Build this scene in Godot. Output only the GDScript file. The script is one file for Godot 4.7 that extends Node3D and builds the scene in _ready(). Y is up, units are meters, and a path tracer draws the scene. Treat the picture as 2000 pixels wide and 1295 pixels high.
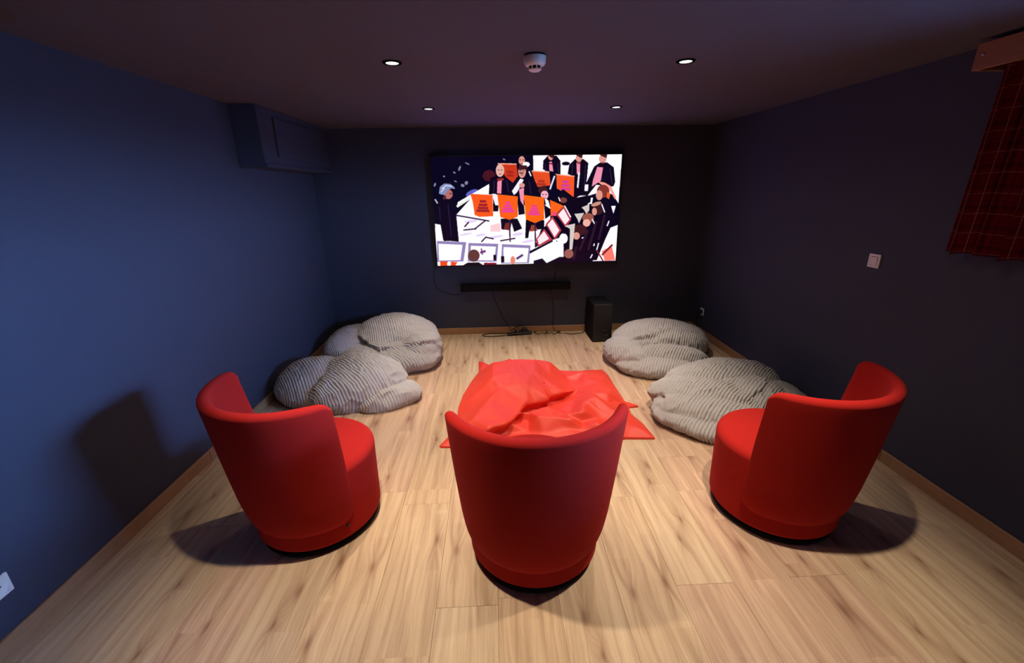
extends Node3D
# Media room: y up, metres. In this script depth is measured forwards from the camera,
# at(x, y, depth) turns it into Godot's axes (z = -depth).

const XL := -1.772   # left wall
const XR := 2.242    # right wall
const ZB := 4.605    # back wall
const ZF := -0.70    # wall behind the camera
const HC := 2.125    # ceiling

var M := {}
var taken := {}
var rng := RandomNumberGenerator.new()


func at(x: float, y: float, d: float) -> Vector3:
	return Vector3(x, y, -d)


func _ready() -> void:
	rng.seed = 7
	set_camera()
	set_sky()
	make_materials()
	build_room()
	build_window()
	for x in [-0.454, 0.958]:
		for d in [1.28, 2.344, 3.568]:
			downlight(x, d)
	build_tv()
	build_chairs()
	build_beanbags()
	build_red_beanbag()
	build_soundbar_and_subwoofer()
	build_small_things()
	build_cables()


# ---------------------------------------------------------------- camera and light

func set_camera() -> void:
	var cam := Camera3D.new()
	cam.name = "camera"
	var pitch := 0.3225
	var yaw := 0.0394
	var roll := -0.0164
	var f := at(sin(yaw) * cos(pitch), -sin(pitch), cos(yaw) * cos(pitch))
	var r := at(cos(yaw), 0, -sin(yaw))
	var u := at(sin(yaw) * sin(pitch), cos(pitch), cos(yaw) * sin(pitch))
	var r2 := r * cos(roll) + u * sin(roll)
	var u2 := u * cos(roll) - r * sin(roll)
	cam.transform = Transform3D(Basis(r2, u2, -f), Vector3(0, 1.55, 0))
	cam.fov = 75.558
	cam.near = 0.05
	add_child(cam)
	cam.current = true


const SPOT_ENERGY := 3.7
const SPILL_ENERGY := 0.30
const SPOT_ANGLE := 35.0
const SPOT_COLOR := Color(1.0, 0.925, 0.84)

func set_sky() -> void:
	var w := WorldEnvironment.new()
	w.name = "environment"
	var e := Environment.new()
	e.background_mode = Environment.BG_SKY
	var s := Sky.new()
	var m := ProceduralSkyMaterial.new()
	m.sky_top_color = Color(0.48, 0.68, 0.98)
	m.sky_horizon_color = Color(0.54, 0.72, 0.98)
	m.ground_bottom_color = Color(0.10, 0.11, 0.12)
	m.ground_horizon_color = Color(0.10, 0.11, 0.12)
	m.sky_energy_multiplier = 9.9
	m.ground_energy_multiplier = 1.0
	s.sky_material = m
	e.sky = s
	e.tonemap_mode = Environment.TONE_MAPPER_LINEAR
	e.tonemap_exposure = 0.96
	e.sdfgi_enabled = true
	e.ssao_enabled = true
	e.ssil_enabled = true
	w.environment = e
	add_child(w)


# ---------------------------------------------------------------- naming

func numbered(called: String) -> String:
	if not taken.has(called):
		taken[called] = 0
		return called
	taken[called] += 1
	return "%s_%03d" % [called, taken[called]]


func tag(o: Node, label: String, category: String, group := "") -> void:
	o.set_meta("label", label)
	o.set_meta("category", category)
	if group != "":
		o.set_meta("group", group)


func thing(called: String, label: String, category: String, where := Vector3.ZERO, turn := 0.0, group := "") -> Node3D:
	var o := Node3D.new()
	o.name = numbered(called)
	add_child(o)
	o.position = where
	o.rotation.y = turn
	tag(o, label, category, group)
	return o


func structure(called: String, where := Vector3.ZERO) -> Node3D:
	var o := Node3D.new()
	o.name = called
	add_child(o)
	o.position = where
	o.set_meta("kind", "structure")
	return o


func part(called: String, mesh: Mesh, mat: Material, parent: Node, where := Vector3.ZERO, turn := Vector3.ZERO) -> MeshInstance3D:
	var o := MeshInstance3D.new()
	o.name = called
	o.mesh = mesh
	o.material_override = mat
	parent.add_child(o, true)
	o.position = where
	o.rotation = turn
	return o


# ---------------------------------------------------------------- mesh helpers

class Shape:
	var v := PackedVector3Array()
	var n := PackedVector3Array()
	var t := PackedVector2Array()
	var i := PackedInt32Array()

	func tri(a: Vector3, b: Vector3, c: Vector3, out: Vector3) -> void:
		var nn := (b - a).cross(c - a)
		if nn.length_squared() < 1e-18:
			return
		nn = nn.normalized()
		var k := v.size()
		if nn.dot(out) > 0.0:
			v.append_array([a, c, b])
		else:
			v.append_array([a, b, c])
			nn = -nn
		n.append_array([nn, nn, nn])
		t.append_array([Vector2(a.x, a.y), Vector2(c.x, c.y), Vector2(b.x, b.y)])
		i.append_array([k, k + 1, k + 2])

	func quad(a: Vector3, b: Vector3, c: Vector3, d: Vector3, out: Vector3) -> void:
		tri(a, b, c, out)
		tri(a, c, d, out)

	func box(lo: Vector3, hi: Vector3, bev := 0.0) -> void:
		var c := (lo + hi) * 0.5
		var h := (hi - lo) * 0.5
		bev = minf(bev, minf(h.x, minf(h.y, h.z)) * 0.9)
		var p := func(sx: float, sy: float, sz: float, ax: int) -> Vector3:
			var q := Vector3(sx * (h.x - bev), sy * (h.y - bev), sz * (h.z - bev))
			if ax == 0: q.x = sx * h.x
			elif ax == 1: q.y = sy * h.y
			else: q.z = sz * h.z
			return c + q
		for s: float in [-1.0, 1.0]:
			quad(p.call(s, -1, -1, 0), p.call(s, 1, -1, 0), p.call(s, 1, 1, 0), p.call(s, -1, 1, 0), Vector3(s, 0, 0))
			quad(p.call(-1, s, -1, 1), p.call(1, s, -1, 1), p.call(1, s, 1, 1), p.call(-1, s, 1, 1), Vector3(0, s, 0))
			quad(p.call(-1, -1, s, 2), p.call(1, -1, s, 2), p.call(1, 1, s, 2), p.call(-1, 1, s, 2), Vector3(0, 0, s))
		if bev <= 0.0:
			return
		for a: float in [-1.0, 1.0]:
			for b: float in [-1.0, 1.0]:
				quad(p.call(-1, a, b, 1), p.call(1, a, b, 1), p.call(1, a, b, 2), p.call(-1, a, b, 2), Vector3(0, a, b))
				quad(p.call(a, -1, b, 0), p.call(a, 1, b, 0), p.call(a, 1, b, 2), p.call(a, -1, b, 2), Vector3(a, 0, b))
				quad(p.call(a, b, -1, 0), p.call(a, b, 1, 0), p.call(a, b, 1, 1), p.call(a, b, -1, 1), Vector3(a, b, 0))
				for d: float in [-1.0, 1.0]:
					tri(p.call(a, b, d, 0), p.call(a, b, d, 1), p.call(a, b, d, 2), Vector3(a, b, d))

	# a grid of nu x nv points; smooth normals, outwards where sign is right
	func grid(pts: PackedVector3Array, nu: int, nv: int, wrap_u: bool, sign: float, uv := PackedVector2Array()) -> void:
		var k := v.size()
		v.append_array(pts)
		for r in nv:
			for c in nu:
				var cl := c - 1
				var cr := c + 1
				if wrap_u:
					cl = (c - 1 + nu) % nu
					cr = (c + 1) % nu
				else:
					cl = maxi(cl, 0)
					cr = mini(cr, nu - 1)
				var du := pts[r * nu + cr] - pts[r * nu + cl]
				var dv := pts[mini(r + 1, nv - 1) * nu + c] - pts[maxi(r - 1, 0) * nu + c]
				var nn := du.cross(dv) * sign
				n.append(nn.normalized() if nn.length_squared() > 1e-20 else Vector3.UP)
		if uv.size():
			t.append_array(uv)
		else:
			for r in nv:
				for c in nu:
					t.append(Vector2(float(c) / nu, float(r) / nv))
		var last := nu if wrap_u else nu - 1
		for r in nv - 1:
			for c in last:
				var c2 := (c + 1) % nu
				var a := k + r * nu + c
				var b := k + r * nu + c2
				var d := k + (r + 1) * nu + c
				var e := k + (r + 1) * nu + c2
				if sign < 0.0:
					i.append_array([a, b, e, a, e, d])
				else:
					i.append_array([a, e, b, a, d, e])

	func lathe(profile: Array, segs: int, c := Vector3.ZERO, from := 0.0, to := TAU) -> void:
		# profile: Vector2(radius, height), from the bottom up on the outside
		var full := absf(to - from) > TAU - 0.001
		var cols := segs if full else segs + 1
		var pts := PackedVector3Array()
		for p: Vector2 in profile:
			for s in cols:
				var a := from + (to - from) * s / segs
				pts.append(c + Vector3(p.x * sin(a), p.y, p.x * cos(a)))
		grid(pts, cols, profile.size(), full, 1.0)

	func tube(path: PackedVector3Array, radius: float, segs := 8) -> void:
		var pts := PackedVector3Array()
		var side := Vector3.ZERO
		for k in path.size():
			var d := (path[mini(k + 1, path.size() - 1)] - path[maxi(k - 1, 0)]).normalized()
			if k == 0:
				side = d.cross(Vector3.UP if absf(d.y) < 0.9 else Vector3.RIGHT).normalized()
			side = (side - d * side.dot(d)).normalized()
			var up := side.cross(d)
			for s in segs:
				var a := TAU * s / segs
				pts.append(path[k] + (side * cos(a) + up * sin(a)) * radius)
		grid(pts, segs, path.size(), true, 1.0)
		for e in [0, path.size() - 1]:
			var d2: Vector3 = (path[0] - path[1]) if e == 0 else (path[e] - path[e - 1])
			for s in segs:
				tri(path[e], pts[e * segs + s], pts[e * segs + (s + 1) % segs], d2)

	func mesh() -> ArrayMesh:
		var a := []
		a.resize(Mesh.ARRAY_MAX)
		a[Mesh.ARRAY_VERTEX] = v
		a[Mesh.ARRAY_NORMAL] = n
		a[Mesh.ARRAY_TEX_UV] = t
		a[Mesh.ARRAY_INDEX] = i
		var m := ArrayMesh.new()
		m.add_surface_from_arrays(Mesh.PRIMITIVE_TRIANGLES, a)
		return m


func box_mesh(size: Vector3, bev := 0.003) -> ArrayMesh:
	var s := Shape.new()
	s.box(-size / 2, size / 2, bev)
	return s.mesh()


func span(lo: Vector3, hi: Vector3, bev := 0.0) -> ArrayMesh:
	var s := Shape.new()
	s.box(Vector3(minf(lo.x, hi.x), minf(lo.y, hi.y), minf(lo.z, hi.z)), Vector3(maxf(lo.x, hi.x), maxf(lo.y, hi.y), maxf(lo.z, hi.z)), bev)
	return s.mesh()


func smooth_path(points: Array, steps := 8) -> PackedVector3Array:
	var c := Curve3D.new()
	for k in points.size():
		var d: Vector3 = (points[mini(k + 1, points.size() - 1)] - points[maxi(k - 1, 0)]) / 6.0
		c.add_point(points[k], -d, d)
	var out := PackedVector3Array()
	for k in points.size() - 1:
		for s in steps:
			out.append(c.sample(k, float(s) / steps))
	out.append(points[-1])
	return out


# ---------------------------------------------------------------- materials

func mat(color: Color, rough := 0.8, spec := 0.5) -> StandardMaterial3D:
	var m := StandardMaterial3D.new()
	m.albedo_color = color
	m.roughness = rough
	m.metallic_specular = spec
	return m


func rgb(r: float, g: float, b: float) -> Color:
	return Color(r / 255.0, g / 255.0, b / 255.0)


func noise_tex(freq: float, seed_: int, normal := false, strength := 2.0, size := 256) -> NoiseTexture2D:
	var n := FastNoiseLite.new()
	n.seed = seed_
	n.frequency = freq
	n.fractal_octaves = 4
	var t := NoiseTexture2D.new()
	t.width = size
	t.height = size
	t.seamless = true
	t.as_normal_map = normal
	t.bump_strength = strength
	t.noise = n
	return t


func wood_image(seed_: int, base: Color, dark: Color, knots: int) -> Image:
	var w := 192
	var h := 1024
	var n1 := FastNoiseLite.new(); n1.seed = seed_; n1.frequency = 1.0
	var n2 := FastNoiseLite.new(); n2.seed = seed_ + 11; n2.frequency = 1.0; n2.fractal_octaves = 2
	var r := RandomNumberGenerator.new()
	r.seed = seed_
	var ks := []
	for k in knots:
		ks.append([r.randf_range(0.15, 0.85), r.randf_range(0.05, 0.95), r.randf_range(0.010, 0.028)])
	var im := Image.create(w, h, false, Image.FORMAT_RGB8)
	for y in h:
		var fy := float(y) / h
		var near := []
		for k in ks:
			if absf(fy - k[1]) < 0.11:
				near.append(k)
		for x in w:
			var fx := float(x) / w
			var px := fx
			var knot := 0.0
			for k in near:
				# across in units of plank width (0.24 m), along in units of length (1.3 m)
				var dx: float = (fx - k[0]) * 0.24
				var dy: float = (fy - k[1]) * 1.3
				var d := sqrt(dx * dx + dy * dy * 0.22)
				var kr: float = k[2]
				px += (1.0 if dx > 0.0 else -1.0) * exp(-d * d / (kr * kr * 5.0)) * 0.10
				knot += exp(-(dx * dx + dy * dy * 0.16) / (kr * kr * 0.34)) * 0.62
				knot += 0.30 * exp(-(dx * dx + dy * dy * 0.05) / (kr * kr * 3.0))
			var wav := n1.get_noise_2d(px * 2.2, fy * 2.0) * 0.08
			var coarse := n1.get_noise_2d((px + wav) * 6.0 + 50.0, fy * 1.6)
			var mid := n2.get_noise_2d((px + wav) * 34.0, fy * 2.6)
			var fine := n2.get_noise_2d((px + wav * 0.6) * 120.0, fy * 7.0 + 9.0)
			var tt := 0.40 + coarse * 0.58 + mid * 0.22 + fine * 0.12
			tt = clampf(tt * 0.62 + knot * 0.85, 0.0, 1.25)
			im.set_pixel(x, y, base.lerp(dark, tt))
	return im


func wood_mat(im: Image, rough := 0.42) -> StandardMaterial3D:
	var m := mat(Color.WHITE, rough, 0.45)
	m.albedo_texture = ImageTexture.create_from_image(im)
	return m


func make_materials() -> void:
	M.wall = mat(rgb(59, 62, 76), 0.75, 0.4)
	M.wall.normal_enabled = true
	M.wall.normal_texture = noise_tex(0.06, 3, true, 1.5)
	M.wall.normal_scale = 0.12
	M.wall.uv1_triplanar = true
	M.wall.uv1_world_triplanar = true
	M.wall.uv1_scale = Vector3(3, 3, 3)
	M.ceiling = mat(rgb(92, 88, 96), 0.85, 0.3)
	M.black = mat(rgb(14, 14, 16), 0.5)
	M.black_matte = mat(rgb(15, 14, 14), 0.85, 0.3)
	M.rubber = mat(rgb(16, 16, 17), 0.6)
	M.white = mat(rgb(226, 222, 214), 0.35)
	M.grey_plastic = mat(rgb(150, 150, 148), 0.4)
	M.metal = mat(rgb(180, 180, 184), 0.35)
	M.metal.metallic = 0.9
	# upholstery felt of the swivel chairs
	M.felt = mat(rgb(160, 29, 23), 0.95, 0.25)
	M.felt.rim_enabled = true
	M.felt.rim = 0.25
	M.felt.rim_tint = 0.8
	M.felt.normal_enabled = true
	M.felt.normal_texture = noise_tex(0.25, 21, true, 3.0)
	M.felt.normal_scale = 0.25
	M.felt.uv1_triplanar = true
	M.felt.uv1_scale = Vector3(7, 7, 7)
	M.nylon = mat(rgb(220, 62, 44), 0.5, 0.42)
	M.nylon.normal_enabled = true
	M.nylon.normal_texture = noise_tex(0.02, 5, true, 4.0)
	M.nylon.normal_scale = 0.10
	M.nylon.uv1_triplanar = true
	M.nylon.uv1_scale = Vector3(3, 3, 3)
	M.cord = mat(rgb(172, 168, 165), 0.95, 0.25)
	M.cord.rim_enabled = true
	M.cord.rim = 0.4
	M.cord.rim_tint = 0.5
	M.oak = []
	var tones := [[rgb(209, 183, 147), rgb(136, 103, 77)], [rgb(213, 189, 154), rgb(146, 114, 87)], [rgb(205, 177, 141), rgb(132, 99, 73)], [rgb(210, 180, 149), rgb(136, 101, 80)]]
	for k in 4:
		M.oak.append(wood_mat(wood_image(101 + k * 17, tones[k][0], tones[k][1], 3 + k % 2), 0.48))
	M.joint = mat(rgb(120, 90, 60), 0.9)
	M.trim = wood_mat(wood_image(77, rgb(172, 132, 94), rgb(128, 92, 62), 0), 0.5)
	M.pine = wood_mat(wood_image(41, rgb(158, 112, 74), rgb(118, 76, 46), 1), 0.55)
	M.lens = mat(Color.WHITE, 0.4)
	M.lens.emission_enabled = true
	M.lens.emission = Color(1.0, 0.97, 0.95)
	M.lens.emission_energy_multiplier = 3.0


# ---------------------------------------------------------------- room

func build_room() -> void:
	# floor: boards on a screed
	var fl := structure("floor")
	part("screed", span(at(XL - 0.2, -0.2, ZF - 0.2), at(XR + 0.2, -0.012, ZB + 0.2)), M.joint, fl)
	var w := 0.2425
	var row := 0
	var x := -0.265 - w * 7
	while x < XR:
		var x0 := maxf(x, XL)
		var x1 := minf(x + w, XR)
		if x1 - x0 > 0.02:
			var d := ZF - rng.randf_range(0.0, 1.7)
			if row == 7: d = 1.255 - 1.80
			elif row == 11: d = 1.30 - 1.80
			elif row == 5: d = 1.95 - 1.80 * 2
			while d < ZB:
				var d0 := maxf(d, ZF)
				var d1 := minf(d + 1.80, ZB)
				if d1 - d0 > 0.03:
					plank(fl, x0, x1, d0, d1, x, d, w)
				d += 1.80
		x += w
		row += 1
	# ceiling and walls, each a slab
	var c := structure("ceiling")
	part("slab", span(at(XL - 0.2, HC, ZF - 0.2), at(XR + WALL, HC + 0.4, ZB + 0.2)), M.ceiling, c)
	var wl := structure("wall_left")
	part("plaster", span(at(XL - 0.2, 0, ZF - 0.2), at(XL, HC, ZB + 0.2)), M.wall, wl)
	var wb := structure("wall_back")
	part("plaster", span(at(XL, 0, ZB), at(XR, HC, ZB + 0.2)), M.wall, wb)
	var wf := structure("wall_front")
	part("plaster", span(at(XL, 0, ZF - 0.2), at(XR, HC, ZF)), M.wall, wf)
	var wr := structure("wall_right")
	var s := Shape.new()
	var pieces := [[ZF - 0.2, 0.0, WIN_D0, HC], [WIN_D1, 0.0, ZB + 0.2, HC], [WIN_D0, 0.0, WIN_D1, WIN_Y0], [WIN_D0, WIN_Y1, WIN_D1, HC]]
	for p in pieces:
		s.box(Vector3(XR, p[1], -p[2]), Vector3(XR + WALL, p[3], -p[0]))
	part("plaster", s.mesh(), M.wall, wr)
	# skirting boards
	var h := 0.071
	var bl := structure("baseboard_left")
	for seg in [[ZF, 2.31], [2.312, ZB]]:
		part("board", board_mesh(Vector3(0.015, h, seg[1] - seg[0])), M.trim, bl, at(XL + 0.0075, h / 2, (seg[0] + seg[1]) / 2))
	var br := structure("baseboard_right")
	for seg in [[ZF, 2.05], [2.052, ZB]]:
		part("board", board_mesh(Vector3(0.015, h, seg[1] - seg[0])), M.trim, br, at(XR - 0.0075, h / 2, (seg[0] + seg[1]) / 2))
	var bb := structure("baseboard_back")
	for seg in [[XL + 0.016, 0.30], [0.302, XR - 0.016]]:
		part("board", board_mesh(Vector3(0.015, h, seg[1] - seg[0])), M.trim, bb, at((seg[0] + seg[1]) / 2, h / 2, ZB - 0.0075), Vector3(0, PI / 2, 0))
	# boxed-in duct under the ceiling, on the left wall
	var so := thing("duct_boxing", "dark painted boxed-in duct under the ceiling in the far left corner", "duct boxing", at(-1.680, 1.72, 3.956))
	var body := Shape.new()
	var lo := Vector3(-0.09, 0.0, -0.647)
	body.box(lo, Vector3(0.09, HC - 1.721, 0.647), 0.003)
	part("body", body.mesh(), M.wall, so)
	part("access_panel", box_mesh(Vector3(0.012, 0.27, 1.02), 0.003), M.wall, so, Vector3(0.096, 0.215, -0.08))
	part("bottom_lip", box_mesh(Vector3(0.012, 0.028, 1.294), 0.003), M.wall, so, Vector3(0.096, 0.014, 0))


const WALL := 0.45   # the outer wall is thick
const WIN_D0 := 0.38
const WIN_D1 := 1.66
const WIN_Y0 := 1.26
const WIN_Y1 := 1.99


func board_mesh(size: Vector3) -> ArrayMesh:
	# a board lying along z, with the grain along it
	var s := Shape.new()
	s.box(-size / 2, size / 2, 0.003)
	for k in s.v.size():
		s.t[k] = Vector2((s.v[k].y + s.v[k].x) * 2.0, s.v[k].z / 1.3)
	return s.mesh()


func plank(fl: Node3D, x0: float, x1: float, d0: float, d1: float, px: float, pd: float, w: float) -> void:
	var g := 0.0003
	var s := Shape.new()
	var a := Vector3(x0 + g, -0.011, -d1 + g)
	var b := Vector3(x1 - g, 0.0, -d0 - g)
	var bev := 0.0009
	# a board with its upper edges broken
	var t0 := Vector3(a.x + bev, b.y, a.z + bev)
	var t1 := Vector3(b.x - bev, b.y, b.z - bev)
	s.quad(t0, Vector3(t1.x, b.y, t0.z), t1, Vector3(t0.x, b.y, t1.z), Vector3.UP)
	var m := b.y - bev
	var q := [Vector3(a.x, m, a.z), Vector3(b.x, m, a.z), Vector3(b.x, m, b.z), Vector3(a.x, m, b.z)]
	var tq := [t0, Vector3(t1.x, b.y, t0.z), t1, Vector3(t0.x, b.y, t1.z)]
	var outs := [Vector3(0, 0, -1), Vector3(1, 0, 0), Vector3(0, 0, 1), Vector3(-1, 0, 0)]
	for k in 4:
		var k2 := (k + 1) % 4
		s.quad(q[k], q[k2], tq[k2], tq[k], outs[k] + Vector3.UP)
		s.quad(q[k], q[k2], q[k2] - Vector3(0, 0.009, 0), q[k] - Vector3(0, 0.009, 0), outs[k])
	var flip := rng.randf() < 0.5
	var shift := rng.randf()
	for k in s.v.size():
		var u := clampf((s.v[k].x - px) / w, 0.0, 1.0)
		var v := (-s.v[k].z - pd) / 1.55 + shift
		s.t[k] = Vector2(1.0 - u if flip else u, v)
	part("plank", s.mesh(), M.oak[rng.randi() % 4], fl)


func build_window() -> void:
	var o := structure("window_1", at(XR + WALL - 0.08, WIN_Y0, (WIN_D0 + WIN_D1) / 2))
	var hw := (WIN_D1 - WIN_D0) / 2
	var hh := WIN_Y1 - WIN_Y0
	var frame := Shape.new()
	var t := 0.05
	frame.box(Vector3(-0.03, 0, -hw), Vector3(0.03, t, hw), 0.004)
	frame.box(Vector3(-0.03, hh - t, -hw), Vector3(0.03, hh, hw), 0.004)
	frame.box(Vector3(-0.03, t, -hw), Vector3(0.03, hh - t, -hw + t), 0.004)
	frame.box(Vector3(-0.03, t, hw - t), Vector3(0.03, hh - t, hw), 0.004)
	part("window_frame", frame.mesh(), M.pine, o)
	part("mullion", span(Vector3(-0.025, t, -0.025), Vector3(0.025, hh - t, 0.025), 0.004), M.pine, o)
	var glass := mat(Color(1, 1, 1, 0.06), 0.02)
	glass.transparency = BaseMaterial3D.TRANSPARENCY_ALPHA
	part("pane", span(Vector3(-0.004, t, -hw + t), Vector3(0.004, hh - t, -0.025)), glass, o)
	part("pane", span(Vector3(-0.004, t, 0.025), Vector3(0.004, hh - t, hw - t)), glass, o)
	var sill := structure("window_sill")
	part("board", span(at(XR - 0.02, WIN_Y0 - 0.02, WIN_D0 - 0.03), at(XR, WIN_Y0, WIN_D1 + 0.03), 0.004), M.pine, sill)
	# the ground outside: the room is half below it
	var g := structure("ground_outside")
	part("soil", span(at(XR + WALL, 0.75, -14), at(XR + 26, 0.85, 18)), mat(rgb(112, 112, 108), 0.95), g)
	# the roof's wide eave above the window keeps the high sky off the floor
	var ea := structure("roof_eave")
	part("soffit_boards", span(at(XR + WALL, 2.36, -5), at(XR + 2.2, 2.5, 8)), M.pine, ea)


func downlight(x: float, d: float) -> void:
	var side := "left" if x < 0 else "right"
	var label := ""
	if d < 1.5:
		label = "recessed ceiling downlight above the %s, nearest the camera" % ("left of the middle chair" if x < 0 else "right of the middle chair")
	elif d < 3.0:
		label = "larger-looking recessed downlight %s of the smoke detector" % side
	else:
		label = "small-looking far recessed downlight %s of the screen's middle" % side
	var o := thing("downlight", label, "downlight", at(x, HC, d), 0.0, "recessed ceiling downlights")
	var s := Shape.new()
	s.lathe([Vector2(0.045, 0.0), Vector2(0.045, -0.003), Vector2(0.041, -0.006), Vector2(0.032, -0.006), Vector2(0.029, -0.003)], 40)
	for k in s.n.size():
		s.n[k] = -s.n[k]
	part("trim_ring", s.mesh(), M.grey_plastic, o)
	var l := Shape.new()
	l.lathe([Vector2(0.0005, -0.0045), Vector2(0.015, -0.0043), Vector2(0.030, -0.0035)], 40)
	for k in l.n.size():
		l.n[k] = Vector3.DOWN
	part("lens", l.mesh(), M.lens, o)
	var sp := SpotLight3D.new()
	sp.name = "beam"
	sp.light_color = SPOT_COLOR
	sp.light_energy = SPOT_ENERGY
	sp.spot_angle = SPOT_ANGLE
	sp.spot_angle_attenuation = 1.0
	sp.spot_range = 8.0
	sp.spot_attenuation = 2.0
	sp.light_size = 0.025
	sp.shadow_enabled = true
	o.add_child(sp)
	sp.position = Vector3(0, -0.012, 0)
	sp.rotation = Vector3(-PI / 2, 0, 0)
	# the faint light that the reflector lets out beside its beam
	var spill: SpotLight3D = sp.duplicate()
	spill.name = "spill"
	spill.light_energy = SPILL_ENERGY
	spill.spot_angle = 80.0
	o.add_child(spill)


# ---------------------------------------------------------------- television

var pic: Image
const PW := 800
const PH := 450


func pt(x: float, y: float) -> Vector2:
	# points were read off an enlargement of the screen, slightly keystoned
	var v := (y - 120.0) / 1000.0
	var l := 98.0 + 66.0 * v
	var r := 1884.0 - 68.0 * v
	return Vector2((x - l) / (r - l) * PW, v * PH)


func poly(c: Color, pts: Array) -> void:
	var p := PackedVector2Array()
	for k in range(0, pts.size(), 2):
		p.append(pt(pts[k], pts[k + 1]))
	fill(c, p)


func fill(c: Color, p: PackedVector2Array) -> void:
	var lo := 1e9
	var hi := -1e9
	for q in p:
		lo = minf(lo, q.y)
		hi = maxf(hi, q.y)
	for y in range(maxi(0, int(lo)), mini(PH, int(hi) + 1)):
		var xs := []
		for k in p.size():
			var a := p[k]
			var b := p[(k + 1) % p.size()]
			if (a.y <= y + 0.5) != (b.y <= y + 0.5):
				xs.append(a.x + (y + 0.5 - a.y) / (b.y - a.y) * (b.x - a.x))
		xs.sort()
		for k in range(0, xs.size() - 1, 2):
			var x0 := clampi(roundi(xs[k]), 0, PW)
			var x1 := clampi(roundi(xs[k + 1]), 0, PW)
			if x1 > x0:
				pic.fill_rect(Rect2i(x0, y, x1 - x0, 1), c)


func oval(c: Color, x: float, y: float, rx: float, ry: float, tilt := 0.0) -> void:
	var p := PackedVector2Array()
	for k in 24:
		var a := TAU * k / 24
		var q := Vector2(cos(a) * rx, sin(a) * ry).rotated(tilt)
		p.append(pt(x + q.x, y + q.y))
	fill(c, p)


func stroke(c: Color, x0: float, y0: float, x1: float, y1: float, w: float) -> void:
	var d := (Vector2(x1, y1) - Vector2(x0, y0)).normalized().orthogonal() * w / 2
	poly(c, [x0 + d.x, y0 + d.y, x1 + d.x, y1 + d.y, x1 - d.x, y1 - d.y, x0 - d.x, y0 - d.y])


func banner(c: Color, ink: Color, pts: Array, cx: float, cy: float, lines: Array) -> void:
	poly(c, pts)
	for l in lines:
		stroke(ink, cx - l[1] / 2.0, cy + l[0] - 2, cx + l[1] / 2.0, cy + l[0] + 2, 22)


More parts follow.
